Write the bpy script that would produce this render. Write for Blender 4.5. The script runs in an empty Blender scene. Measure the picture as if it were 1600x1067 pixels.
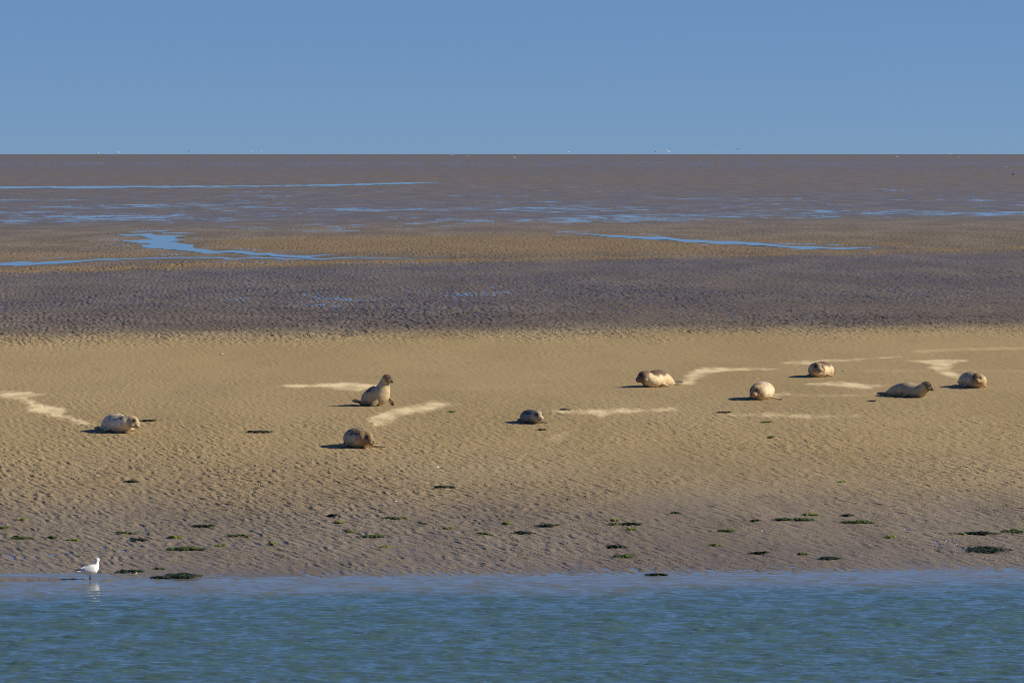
import bpy, bmesh, math, random
import numpy as np
from mathutils import Vector, Matrix

C = bpy.context.scene.collection
SC = bpy.context.scene
R = math.radians
random.seed(7)

# ------------------------------------------------------------------ camera
CAM_H = 6.65                 # the photographer stands on a ship's deck
FPX = 6500.0                 # focal length in photo pixels (1600 wide)
HORIZON = 240.5
PITCH = math.atan((533.5 - HORIZON) / FPX)
cam_d = bpy.data.cameras.new('camera')
cam_d.sensor_width = 36.0
cam_d.lens = FPX / 1600 * 36.0
cam_d.clip_start = 1.0
cam_d.clip_end = 120000.0
cam = bpy.data.objects.new('camera', cam_d)
C.objects.link(cam)
cam.location = (0, 0, CAM_H)
cam.rotation_euler = (R(90) - PITCH, 0, 0)
SC.camera = cam

# ------------------------------------------------------------------ sky and sun
SUN_EL, SUN_AZ = R(29), R(90)          # azimuth counted from +Y towards +X
w = bpy.data.worlds.new('World')
SC.world = w
w.use_nodes = True
wn = w.node_tree.nodes
wl = w.node_tree.links
sky = wn.new('ShaderNodeTexSky')
sky.sky_type = 'NISHITA'
sky.sun_disc = False
sky.sun_elevation = SUN_EL
sky.sun_rotation = SUN_AZ
sky.altitude = 0
sky.air_density = 1.0
sky.dust_density = 0.0
sky.ozone_density = 4.0
tint = wn.new('ShaderNodeMix')
tint.data_type = 'RGBA'
tint.blend_type = 'MULTIPLY'
tint.inputs[0].default_value = 1.0
tint.inputs[7].default_value = (0.57, 0.71, 1.03, 1)
# the photograph's sky is an even blue down to the horizon: read the sky a little above the true direction
wc = wn.new('ShaderNodeTexCoord')
wm_ = wn.new('ShaderNodeMapping')
wm_.inputs['Location'].default_value = (0, 0, .065)
wl.new(wc.outputs['Generated'], wm_.inputs[0])
wl.new(wm_.outputs[0], sky.inputs[0])
wl.new(sky.outputs[0], tint.inputs[6])
bg = wn['Background']
bg.inputs[1].default_value = 0.071
wl.new(tint.outputs[2], bg.inputs[0])

sd = bpy.data.lights.new('sun', 'SUN')
sd.energy = 4.8
sd.angle = R(0.53)
sd.color = (1.0, 0.895, 0.67)
so = bpy.data.objects.new('sun', sd)
C.objects.link(so)
sdir = Vector((math.cos(SUN_EL) * math.sin(SUN_AZ), math.cos(SUN_EL) * math.cos(SUN_AZ), math.sin(SUN_EL)))
so.rotation_euler = sdir.to_track_quat('Z', 'Y').to_euler()
so.location = (60, 60, 80)

SC.view_settings.view_transform = 'Standard'
SC.view_settings.look = 'None'
SC.view_settings.exposure = 0.3
SC.view_settings.gamma = 1.0
SC.view_settings.use_curve_mapping = False
SC.render.engine = 'CYCLES'
SC.cycles.use_denoising = False
SC.cycles.max_bounces = 5
SC.cycles.filter_width = 1.0

# ------------------------------------------------------------------ noise
def _hash(ix, iy, seed):
    h = (ix.astype(np.int64) * 374761393 + iy.astype(np.int64) * 668265263 + seed * 1442695041) & 0xFFFFFFFF
    h = ((h ^ (h >> 13)) * 1274126177) & 0xFFFFFFFF
    return ((h ^ (h >> 16)) & 0xFFFF).astype(np.float32) / 65535.0

def noise(x, y, seed=0):
    """gradient noise, about -1..1"""
    xf = np.floor(x); yf = np.floor(y)
    fx = (x - xf).astype(np.float32); fy = (y - yf).astype(np.float32)
    ux = fx * fx * fx * (fx * (fx * 6 - 15) + 10); uy = fy * fy * fy * (fy * (fy * 6 - 15) + 10)
    def g(dx, dy):
        a = _hash(xf + dx, yf + dy, seed) * (2 * np.pi)
        return np.cos(a) * (fx - dx) + np.sin(a) * (fy - dy)
    a = g(0, 0); b = g(1, 0); c = g(0, 1); d = g(1, 1)
    return 1.5 * ((a * (1 - ux) + b * ux) * (1 - uy) + (c * (1 - ux) + d * ux) * uy)

def sm(a, b, x):
    t = np.clip((x - a) / (b - a), 0, 1)
    return t * t * (3 - 2 * t)

# ------------------------------------------------------------------ terrain
def shore(x):
    return 65.0 + 0.105 * x

def zbase(x, y):
    """broad relief of the flat: shore, low sand bank, mud flats behind"""
    d = y - shore(x)
    return np.interp(d, [-60, -12, 0, 3, 14, 45, 62, 80, 90, 120, 400],
                        [-3.0, -.55, -0.008, .025, .13, .40, .46, .46, .42, .22, .20])

def at(px, py):
    """point on the ground seen at a pixel of the 1600 x 1067 photograph"""
    dx = (px - 800) / FPX
    up = (533.5 - py) / FPX
    cp, sp = math.cos(PITCH), math.sin(PITCH)
    dy = cp + up * sp
    dz = -sp + up * cp
    y = 43000.0 / max(py - HORIZON, .5)
    for _ in range(12):
        z = float(zbase(dx / dy * y, y))
        y = (z - CAM_H) / dz * dy
    return Vector((dx / dy * y, y, z))

def Ypy(py):
    return at(800, py).y

def poly_world(pts):
    return [at(*p).xy for p in pts]

def poly_sdf(x, y, poly, ky):
    """signed distance (inside positive) to a polygon, depth squeezed by ky"""
    P = np.array([(p[0], p[1] * ky) for p in poly])
    y = y * ky
    d = np.full(x.shape, 1e9)
    ins = np.zeros(x.shape, bool)
    n = len(P)
    for i in range(n):
        a = P[i]; b = P[(i + 1) % n]
        e = b - a
        wx = x - a[0]; wy = y - a[1]
        t = np.clip((wx * e[0] + wy * e[1]) / max(e @ e, 1e-9), 0, 1)
        d = np.minimum(d, (wx - t * e[0]) ** 2 + (wy - t * e[1]) ** 2)
        cond = (a[1] > y) != (b[1] > y)
        xi = a[0] + (y - a[1]) / (e[1] if abs(e[1]) > 1e-9 else 1e-9) * e[0]
        ins ^= cond & (x < xi)
    return np.where(ins, 1, -1) * np.sqrt(d)

CREEKS = [
    [(-60, 411), (60, 408.6), (130, 406.8), (200, 404.6), (330, 402), (520, 402.2), (700, 403), (520, 404), (330, 404), (200, 406.2), (140, 409), (90, 412), (30, 414.5), (-60, 416.5)],
    [(176, 366.8), (205, 366), (235, 364.8), (240, 367), (292, 368.5), (272, 371), (290, 375.5), (270, 376.5), (280, 380), (300, 383), (306, 389), (376, 394.6), (465, 398.6), (527, 401), (480, 402.6), (451, 401.8), (387, 399.2), (301, 394), (262, 390), (225, 385.5), (212, 383), (238, 381.5), (214, 378.5), (185, 376.5), (214, 375), (240, 373), (224, 370), (196, 368.2)],
    [(880, 366), (960, 367.4), (1050, 371.4), (1150, 377.6), (1230, 384), (1390, 388), (1260, 388.8), (1195, 385.3), (1120, 380), (1020, 374.5), (930, 368.8)],
    [(-60, 292), (200, 291.3), (420, 290.0), (560, 287.4), (650, 285.2), (690, 285.8), (560, 290), (350, 292.6), (100, 294.6), (-60, 295)],
]
CREEKS_W = [poly_world(c) for c in CREEKS]
PALE = [
    ([(-20, 613), (30, 613), (72, 615), (45, 622), (55, 631), (95, 636), (103, 642), (98, 648), (130, 656), (150, 663), (136, 663), (85, 650), (45, 643), (40, 637), (50, 633), (30, 624), (-20, 617)], 1.0),
    ([(438, 602), (480, 600), (555, 598), (592, 601), (575, 606), (560, 611), (530, 609), (500, 605), (460, 605)], 1.0),
    ([(572, 656), (590, 644), (640, 633), (678, 626), (728, 632), (700, 637), (660, 644), (620, 650), (600, 662), (585, 665)], .95),
    ([(868, 642), (920, 640), (935, 638), (1000, 640), (1050, 637), (1060, 641), (1000, 644), (965, 645), (940, 651), (925, 647), (880, 645)], .85),
    ([(1055, 599), (1085, 577), (1100, 574), (1140, 575), (1180, 575), (1220, 577), (1180, 578), (1130, 581), (1105, 584), (1078, 600)], .9),
    ([(1212, 566), (1265, 562.5), (1330, 561), (1405, 558), (1300, 565), (1262, 570), (1240, 569)], .8),
    ([(1265, 600), (1300, 596), (1345, 598), (1388, 602), (1360, 607), (1310, 604)], .9),
    ([(1422, 564), (1470, 562), (1510, 563), (1487, 569), (1482, 577), (1502, 586), (1497, 593), (1470, 585), (1450, 575), (1455, 569)], .9),
    ([(1140, 648), (1200, 646.5), (1260, 648), (1335, 650.5), (1260, 653), (1190, 651)], .6),
    ([(1203, 615), (1232, 613.5), (1238, 617), (1210, 620)], .9),
    ([(856, 686), (878, 674), (905, 669), (892, 677), (870, 690)], .25),
    ([(1225, 616), (1300, 617), (1380, 616), (1380, 618.2), (1300, 619), (1225, 618)], .35),
    ([(1330, 579), (1450, 578), (1620, 579), (1620, 581), (1450, 580), (1330, 581)], .2),
    ([(1410, 548), (1500, 544), (1620, 541), (1620, 545), (1520, 548), (1430, 551)], .28),
    ([(700, 606), (900, 598), (1010, 590), (1010, 593), (900, 602), (720, 609)], .06),
]
PALE_W = [(poly_world(p), s) for p, s in PALE]

# distances at which the look of the flat changes (tilted like the shore)
def reach(x, y):
    return y - x * np.interp(y, [66, 100, 130, 150, 200, 240, 300, 600], [.09, .10, .18, .27, .45, .85, .85, 0])
def Y0(py):
    return at(800, py).y

YB = {k: Y0(k) for k in (910, 880, 800, 760, 700, 660, 640, 600, 540, 530, 522, 512, 505, 500, 470, 440, 415, 405, 398, 390, 380, 368, 352, 340, 320, 300, 280, 268, 256, 248)}

def crest_coords(x, y):
    ys = np.array([40, 66, 90, 120, 160, 200, 300, 400, 60000.])
    sl = np.array([.40, .40, .32, .22, .13, .09, .055, .04, .03])     # sideways drift of a crest per metre of depth
    ln = np.array([.70, .72, .85, 1.2, 2.0, 2.6, 4.0, 6.0, 10.])      # how long a crest runs unbroken
    yy = np.concatenate([np.arange(40, 400, 1.0), np.geomspace(400, 60000, 200)])
    F = np.concatenate([[0], np.cumsum(np.diff(yy) * np.interp(yy[:-1], ys, sl))])
    V = np.concatenate([[0], np.cumsum(np.diff(yy) / np.interp(yy[:-1], ys, ln))])
    return x + np.interp(y, yy, F), np.interp(y, yy, V)

def saw(p):
    """asymmetric ripple: long stoss to the right, steep lee to the left, -1..1"""
    f = p - np.floor(p)
    k = .34
    t = np.where(f < k, f / k, (1 - f) / (1 - k))
    return -np.cos(np.pi * t)

def ripple_field(u, v, lam, seed):
    k = .24 / lam
    w1 = noise(u * .8, v * .30, seed + 1)
    w2 = noise(u * 2.0 * k + 5, v * .9, seed + 2)
    w3 = noise(u * 4.6 * k + 9, v * 1.9, seed + 3)
    p = u / lam + 1.2 * w1 + .62 * w2 + .30 * w3
    h = saw(p) * np.clip(.65 + .9 * noise(u * 2.6 * k, v * 1.3, seed + 4), .04, 1.35)
    return h + .30 * noise(u * 6.5 * k, v * 2.6, seed + 5) + .16 * noise(u * 15 * k, v * 5.5, seed + 6)

def ripples(x, y):
    u, v = crest_coords(x, y)
    f = sm(118, 132, y)
    return ripple_field(u, v, .178, 10) * (1 - f) + ripple_field(u, v, .25, 30) * f

def fields(x, y):
    """height and surface attributes of the flat"""
    rx = reach(x, y)
    n1 = noise(x * .12, y * .05, 1); n2 = noise(x * .5, y * .18, 2); n3 = noise(x * 2.0, y * .5, 3)
    z = zbase(x, y)
    # ripple height by distance
    k = list(YB[q] for q in (910, 880, 760, 700, 660, 640, 600, 540, 530, 522, 470, 415, 398, 380, 352, 320))
    r = rx + n1 * 1.6 + n2 * 1.0
    amp = np.interp(r, k, [.004, .0110, .0120, .011, .0085, .0055, .0036, .0034, .010, .021, .025, .023, .026, .020, .012, .005])
    amp *= 1 + .35 * n1 + .2 * n2
    rip = ripples(x, y)
    # creeks: smooth carved beds
    bed = np.full(x.shape, -1e3)
    for c in CREEKS_W:
        m = np.nonzero((y > min(p[1] for p in c) - 60) & (y < max(p[1] for p in c) + 60))[0]
        if len(m):
            bed[m] = np.maximum(bed[m], poly_sdf(x[m], y[m], c, .06))
    bw = sm(-.6, .1, bed)
    amp = amp * (1 - .95 * bw)
    z = z + rip * amp + n2 * .008 * sm(66, 72, y) - .03 * sm(-.3, .3, bed)
    # little lagoon behind the gull
    g = at(70, 898)
    z = z - .026 * np.exp(-((x - g.x) / .95) ** 2 - ((y - g.y) / .38) ** 2)
    g = at(10, 905)
    z = z + .030 * np.exp(-((x - g.x) / .75) ** 2 - ((y - g.y) / .28) ** 2)
    # sand (1) or mud (0)
    sandk = [YB[q] for q in (910, 880, 800, 760, 700, 540, 530, 522, 512, 505)]
    sand = np.interp(r + n3 * .8, sandk, [0, .10, .32, .60, .88, 1, 1, .72, .18, 0])
    # brown banks beside the creeks
    strip = poly_world([(-100, 419), (150, 417), (300, 411), (700, 404), (1000, 400), (1300, 393), (1700, 383), (1700, 388), (1300, 397), (1000, 404.5), (700, 410), (300, 418), (150, 425), (-100, 431)])
    bank = poly_world([(310, 384), (350, 373), (500, 367), (800, 365), (1000, 372), (1200, 386), (1420, 392), (1700, 386), (1700, 391), (1200, 398), (700, 401), (520, 399), (400, 393)])
    bank2 = poly_world([(-100, 396), (100, 394), (250, 394), (330, 398), (330, 400), (100, 405), (-100, 408)])
    bank3 = poly_world([(1080, 371), (1300, 377), (1500, 380), (1600, 381), (1400, 385), (1250, 381), (1150, 376)])
    bk = np.zeros(x.shape)
    m = np.nonzero((y > 200) & (y < 420))[0]
    if len(m):
        xm, ym = x[m], y[m]
        q = n2[m] * .45 + n3[m] * .25
        b = np.zeros(len(m))
        for pl, s, f in ((strip, 1.0, .45), (bank, .62, .9), (bank2, .55, .6), (bank3, .6, .5)):
            b = np.maximum(b, s * sm(-f * .4, f, poly_sdf(xm, ym, pl, .05) + q * .6))
        bk[m] = b
    # wetness: sheen of a water film
    wetk = [YB[q] for q in (910, 880, 840 if False else 800, 760, 700, 540, 522, 505 if False else 512, 470, 440, 415, 405, 380, 368, 352, 340, 320, 300, 280, 268, 256, 248)]
    wetv = [1.0, .78, .66, .26, .04, 0, .1, .5, .80, .80, .90, .45, .3, .4, .65, 1.0, 1.0, .92, .8, .92, 1.0, .9]
    wet = np.interp(r, wetk, wetv) + .12 * n1
    wet = np.clip(wet * (1 - .85 * bk), 0, 1)
    pool = np.interp(rx, [YB[q] for q in (380, 368, 352, 340, 320, 300, 280, 268, 256, 248)], [0, .15, .52, .74, .62, .44, .22, .30, .62, .2])
    pool += np.interp(rx, [YB[q] for q in (512, 500, 470, 440)], [0, .30, .48, .2]) * (r < YB[415])
    # pale dried drag tracks
    pale = np.zeros(x.shape)
    m = np.nonzero((y > 85) & (y < 160))[0]
    if len(m):
        xm, ym = x[m], y[m]
        q = noise(xm * 1.6, ym * .35, 21) * .10 + noise(xm * 4, ym * 1.4, 22) * .07 + noise(xm * 9, ym * 3, 24) * .05
        b = np.zeros(len(m))
        for pl, s in PALE_W:
            b = np.maximum(b, s * sm(-.11, .15, poly_sdf(xm, ym, pl, .19) + q))
        pale[m] = b * (.45 + .55 * np.clip(noise(xm * 2.2, ym * .6, 23) * 1.3 + .62, 0, 1))
    # the tracks are pressed smooth
    z = z - rip * amp * .6 * pale + .004 * pale
    hollow = np.clip(.5 - .5 * rip, 0, 1)
    cu, cv = crest_coords(x, y)
    ru = cu / np.interp(y, [60, 90, 130, 180, 260, 400], [.135, .14, .165, .20, .27, .36])
    fine = np.interp(r, k, [.35, .95, .98, .92, .72, .46, .22, .22, .75, 1.15, 1.2, 1.2, 1.5, 1.4, .9, .28]) * (1 - .9 * bw) * (1 - .6 * pale) * np.clip(1 + .45 * n1 + .35 * n2, .3, 1.7)
    near_creek = sm(-1.3, -.05, bed) * (1 - bw)
    pool = pool + .46 * np.interp(r, [YB[880], Y0(868), Y0(835), YB[800]], [0, 1, 1, 0]) * np.clip(.5 + n2 * 1.2 + n1, 0, 1)
    pool = pool + .85 * near_creek
    return z, dict(sand=sand, bank=bk, wet=wet, pool=np.clip(pool * (1 - bw), 0, 1), pale=pale, hollow=hollow, ru=ru, rv=cv, fine=fine, near=1 - .85 * sm(260, 360, y), deep=np.interp(r, [Y0(780), YB[522], YB[512], YB[415], YB[352]], [0, .3, 1, .9, .15]))

# ------------------------------------------------------------------ material helpers
def mat(name):
    m = bpy.data.materials.new(name)
    m.use_nodes = True
    return m, m.node_tree.nodes, m.node_tree.links, m.node_tree.nodes['Principled BSDF']

class NT:
    """short hand for building node trees"""
    def __init__(s, m):
        s.n = m.node_tree.nodes; s.l = m.node_tree.links
    def put(s, sock, v):
        if isinstance(v, bpy.types.NodeSocket): s.l.new(v, sock)
        else: sock.default_value = v
    def attr(s, name):
        a = s.n.new('ShaderNodeAttribute'); a.attribute_name = name; return a.outputs['Fac']
    def coord(s, kind='Object', scale=(1, 1, 1)):
        t = s.n.new('ShaderNodeTexCoord'); mp = s.n.new('ShaderNodeMapping')
        mp.inputs['Scale'].default_value = scale
        s.l.new(t.outputs[kind], mp.inputs[0]); return mp.outputs[0]
    def noise(s, vec, scale, detail=3, rough=.55, dist=0):
        t = s.n.new('ShaderNodeTexNoise'); s.l.new(vec, t.inputs['Vector'])
        t.inputs['Scale'].default_value = scale; t.inputs['Detail'].default_value = detail
        t.inputs['Roughness'].default_value = rough; t.inputs['Distortion'].default_value = dist
        return t.outputs['Fac']
    def math(s, op, a, b=0.0, c=0.0, clamp=False):
        t = s.n.new('ShaderNodeMath'); t.operation = op; t.use_clamp = clamp
        s.put(t.inputs[0], a); s.put(t.inputs[1], b); s.put(t.inputs[2], c); return t.outputs[0]
    def rng(s, v, a, b, c=0.0, d=1.0):
        t = s.n.new('ShaderNodeMapRange'); t.interpolation_type = 'SMOOTHSTEP'
        s.put(t.inputs[0], v); s.put(t.inputs[1], a); s.put(t.inputs[2], b); s.put(t.inputs[3], c); s.put(t.inputs[4], d)
        return t.outputs[0]
    def mix(s, f, a, b, blend='MIX'):
        t = s.n.new('ShaderNodeMix'); t.data_type = 'RGBA'; t.blend_type = blend
        s.put(t.inputs[0], f)
        for i, v in ((6, a), (7, b)):
            if isinstance(v, tuple) and len(v) == 3: v = v + (1,)
            s.put(t.inputs[i], v)
        return t.outputs[2]
    def bump(s, h, strength, dist, normal=None):
        t = s.n.new('ShaderNodeBump'); t.inputs['Strength'].default_value = strength
        t.inputs['Distance'].default_value = dist; s.l.new(h, t.inputs['Height'])
        if normal is not None: s.l.new(normal, t.inputs['Normal'])
        return t.outputs[0]

def grid_mesh(name, X, Y, Z, attrs=None, m=None):
    nr, nc = X.shape
    me = bpy.data.meshes.new(name)
    nv = nr * nc
    co = np.empty((nv, 3), np.float32)
    co[:, 0] = X.ravel(); co[:, 1] = Y.ravel(); co[:, 2] = Z.ravel()
    i = (np.arange(nr - 1)[:, None] * nc + np.arange(nc - 1)[None]).ravel()
    q = np.stack([i, i + 1, i + nc + 1, i + nc], 1).astype(np.int32)
    me.vertices.add(nv); me.vertices.foreach_set('co', co.ravel())
    me.loops.add(q.size); me.loops.foreach_set('vertex_index', q.ravel())
    me.polygons.add(len(q))
    me.polygons.foreach_set('loop_start', np.arange(0, q.size, 4, dtype=np.int32))
    me.update(calc_edges=True)
    me.polygons.foreach_set('use_smooth', np.ones(len(q), bool))
    for k, v in (attrs or {}).items():
        a = me.attributes.new(k, 'FLOAT', 'POINT')
        a.data.foreach_set('value', v.astype(np.float32).ravel())
    me.validate()
    o = bpy.data.objects.new(name, me)
    C.objects.link(o)
    if m: me.materials.append(m)
    return o

# ------------------------------------------------------------------ tidal flat
gm, n, l, bs = mat('tidal_flat')
t = NT(gm)
P = t.coord('Object')
sand, bank, wet, pool, pale, hollow = (t.attr(a) for a in ('sand', 'bank', 'wet', 'pool', 'pale', 'hollow'))
Pw = t.coord('Object', (1, .25, 1))
nb = t.noise(Pw, .22, 4)
nm = t.noise(Pw, 1.7, 4)
nf = t.noise(t.coord('Object', (1, .5, 1)), 14, 4, .65)
deep = t.attr('deep')
mud = t.mix(t.rng(nb, .35, .68), t.mix(deep, (.200, .163, .123), (.152, .118, .088)), t.mix(deep, (.265, .221, .170), (.208, .165, .122)))
mud = t.mix(t.math('MULTIPLY', t.rng(nm, .5, .72), .45), mud, (.102, .083, .064))
sandc = t.mix(t.rng(nb, .32, .7), (.345, .258, .135), (.385, .292, .156))
sandc = t.mix(t.math('MULTIPLY', t.rng(nm, .5, .75), .35), sandc, (.285, .205, .110))
col = t.mix(sand, mud, sandc)
col = t.mix(bank, col, (.245, .172, .088))
col = t.mix(t.math('MULTIPLY', pale, .82, clamp=True), col, (.90, .74, .46))
col = t.mix(t.math('MULTIPLY', t.rng(nf, .52, .74), .30), col, t.mix(.5, col, (.06, .045, .03)))
# dark scraps of shell and weed too small to model
sp = t.rng(t.noise(t.coord('Object', (1, .35, 1)), 9, 2, .5), .735, .80)
col = t.mix(t.math('MULTIPLY', sp, .55), col, (.05, .04, .028))
col = t.mix(t.math('MULTIPLY', wet, t.math('SUBTRACT', .34, t.math('MULTIPLY', sand, .2))), col, (.03, .024, .022))
l.new(col, bs.inputs['Base Color'])
# standing film of water: flat puddles with mirror-like surface
Pp = t.coord('Object', (1, .55, 1))
pn = t.math('ADD', t.math('MULTIPLY', t.noise(Pp, .30, 5, .66, .4), .6), t.math('MULTIPLY', t.noise(Pp, .035, 3, .5), .4))
pn = t.math('ADD', pn, t.math('MULTIPLY', t.math('SUBTRACT', hollow, .5), t.math('MULTIPLY', t.attr('near'), .20)))
thr = t.math('SUBTRACT', .70, t.math('MULTIPLY', pool, .24))
puddle = t.rng(t.math('SUBTRACT', pn, thr), 0.0, .03)
puddle = t.math('MULTIPLY', puddle, t.rng(pool, .02, .12))
film = t.math('MULTIPLY', wet, t.rng(t.math('ADD', hollow, t.math('MULTIPLY', nm, .5)), .35, 1.0, .45, 1.0))
rough = t.math('SUBTRACT', .95, t.math('MULTIPLY', film, .62))
rough = t.math('ADD', t.math('MULTIPLY', rough, t.math('SUBTRACT', 1.0, puddle)), t.math('MULTIPLY', puddle, .05))
l.new(rough, bs.inputs['Roughness'])
spec = t.math('ADD', t.math('MULTIPLY', film, .42), .06)
spec = t.math('ADD', spec, t.math('MULTIPLY', puddle, .30))
l.new(spec, bs.inputs['Specular IOR Level'])
bh = t.math('ADD', t.math('MULTIPLY', nf, .6), t.math('MULTIPLY', t.noise(t.coord('Object', (1, .3, 1)), 4.2, 3), .8))
bh = t.math('MULTIPLY', bh, t.math('SUBTRACT', 1.0, t.math('MULTIPLY', puddle, .97)))
cx = n.new('ShaderNodeCombineXYZ')
l.new(t.attr('ru'), cx.inputs[0]); l.new(t.math('MULTIPLY', t.attr('rv'), 1.6), cx.inputs[1])
f1 = t.noise(cx.outputs[0], 1.05, 2.5, .5, .5)
cx2 = n.new('ShaderNodeCombineXYZ')
l.new(t.math('MULTIPLY', t.attr('ru'), .62), cx2.inputs[0]); l.new(t.math('MULTIPLY', t.attr('rv'), .8), cx2.inputs[1]); cx2.inputs[2].default_value = 7.3
f2 = t.noise(cx2.outputs[0], 1.0, 1.5, .5, .8)
ridge = t.math('SUBTRACT', 1.0, t.math('ABSOLUTE', t.math('MULTIPLY', t.math('SUBTRACT', f2, .5), 4.0)))
rp = t.math('ADD', t.math('MULTIPLY', f1, 1.5), t.math('MULTIPLY', ridge, .22))
rp = t.math('MULTIPLY', rp, t.math('MULTIPLY', t.attr('fine'), t.math('SUBTRACT', 1.0, t.math('MULTIPLY', puddle, .95))))
nb1 = t.bump(rp, 1.0, .036)
l.new(t.bump(bh, .45, .016, nb1), bs.inputs['Normal'])

# columns fan out with distance, rows thin out with distance (plain level of detail)
ux = np.linspace(-.138, .138, 940)
side = .138 + np.cumsum(np.geomspace(.0012, 1.2, 46))
ux = np.concatenate([-side[::-1], ux, side])
rows = [56.0]
while rows[-1] < 60000:
    y = rows[-1]
    dy = np.interp(y, [56, 62, 110, 165, 240, 330, 450, 1000, 60000], [.3, .105, .15, .22, .42, .85, 2.5, 14, 4000])
    rows.append(y + dy)
ry = np.array(rows)
GX = ux[None, :] * ry[:, None]
GY = np.repeat(ry[:, None], len(ux), 1)
zz, at_ = fields(GX.ravel(), GY.ravel())
ground = grid_mesh('tidal_flat', GX, GY, zz.reshape(GX.shape), at_, gm)
ground['kind'] = 'structure'
print('ground verts', GX.size)

def ground_z(x, y):
    z, _ = fields(np.array([float(x)]), np.array([float(y)]))
    return float(z[0])

# ------------------------------------------------------------------ channel water
wm, n, l, bs = mat('channel_water')
t = NT(wm)

bs.inputs['Roughness'].default_value = .06
bs.inputs['IOR'].default_value = 1.333
calm = t.attr('calm')
l.new(t.mix(t.attr('shallow'), (.066, .124, .124), (.195, .190, .158)), bs.inputs['Base Color'])
hh = t.math('ADD', t.noise(t.coord('Object', (.62, 1, 1)), 7.5, 3, .6), t.math('MULTIPLY', t.noise(t.coord('Object', (.6, 1, 1)), 19, 2), .4))
hh = t.math('MULTIPLY', hh, t.math('SUBTRACT', 1.0, t.math('MULTIPLY', calm, .3)))
l.new(t.bump(hh, .24, .022), bs.inputs['Normal'])

def axis(a, b, step, far0, far1, grow=1.25):
    c = list(np.arange(a, b, step))
    s = step
    while c[-1] < far1: s *= grow; c.append(c[-1] + s)
    s = step
    while c[0] > far0: s *= grow; c.insert(0, c[0] - s)
    return np.array(c)

wx = axis(-10.5, 10.5, .036, -6000, 6000)
wy = axis(46.5, 70.0, .045, -6000, 74)
WX, WY = np.meshgrid(wx, wy)
x, y = WX.ravel(), WY.ravel()
off = shore(x) - y
fade = sm(-2, 7.5, off + noise(x * .4, y * .4, 41) * 1.2)
near = sm(-14.5, -11, x) * sm(14.5, 11, x) * sm(38, 45, y)
a, b = R(18), 0
wh = np.zeros(x.shape)
for i, (ang, lam, am) in enumerate(((82, .55, .0045), (103, .37, .0105), (74, .285, .0105), (94, .225, .0090), (110, .175, .0068), (66, .14, .0048))):
    ca, sa = math.cos(R(ang)), math.sin(R(ang))
    p = (x * ca + y * sa) / lam; q = (-x * sa + y * ca) / lam
    ph = p + .55 * noise(p * .45, q * .55, 50 + i) + .15 * noise(p * .9 + 7, q * 1.3, 60 + i)
    g = np.clip(.35 + 1.5 * noise(p * .40 + 3, q * .55, 70 + i), .03, 1.6)
    s = .5 + .5 * np.sin(2 * np.pi * ph)
    wh += am * 1.0 * g * (s ** 1.8 * 2 - .8)
wh *= (.30 + .70 * fade)
calm_v = 1 - fade
sea = grid_mesh('channel_water', WX, WY, (wh * near).reshape(WX.shape), dict(calm=calm_v, shallow=sm(3.2, .1, off + noise(x * .3, y * .5, 43) * .8) * .85), wm)
sea['kind'] = 'structure'
print('water verts', WX.size)

# ------------------------------------------------------------------ creeks left by the tide
cm, n, l, bs = mat('creek_water')
t = NT(cm)
bs.inputs['Base Color'].default_value = (.03, .045, .045, 1)
bs.inputs['Roughness'].default_value = .05
bs.inputs['IOR'].default_value = 1.333
l.new(t.bump(t.noise(t.coord('Object', (1, .3, 1)), 1.2, 3), .12, .05), bs.inputs['Normal'])
for k, c in enumerate(CREEKS_W):
    pts = []
    nn = len(c)
    for i in range(nn):
        a, b = c[i], c[(i + 1) % nn]
        m_ = max(1, int(abs(a.x - b.x) / .5))
        for j in range(m_):
            f = j / m_
            pts.append(a.lerp(b, f))
    X = np.array([p.x for p in pts]); Y = np.array([p.y for p in pts])
    sc_ = np.mean(Y) * .012
    Y = Y + sc_ * 1.1 * (noise(X * .25, Y * .01, 80 + k) + .9 * noise(X * .9, Y * .02, 90 + k)) * (Y.max() - Y.min() > 8)
    bm = bmesh.new()
    vs = [bm.verts.new((X[i], Y[i], .20 + .012 + (.002 * k))) for i in range(len(X))]
    es = [bm.edges.new((vs[i], vs[(i + 1) % len(vs)])) for i in range(len(vs))]
    bmesh.ops.triangle_fill(bm, edges=es, use_beauty=True, use_dissolve=False, normal=(0, 0, 1))
    for f in bm.faces:
        if f.normal.z < 0: f.normal_flip()
    me = bpy.data.meshes.new('creek')
    bm.to_mesh(me); bm.free()
    me.materials.append(cm)
    o = bpy.data.objects.new('creek', me)
    C.objects.link(o)
    o['kind'] = 'structure'

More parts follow.
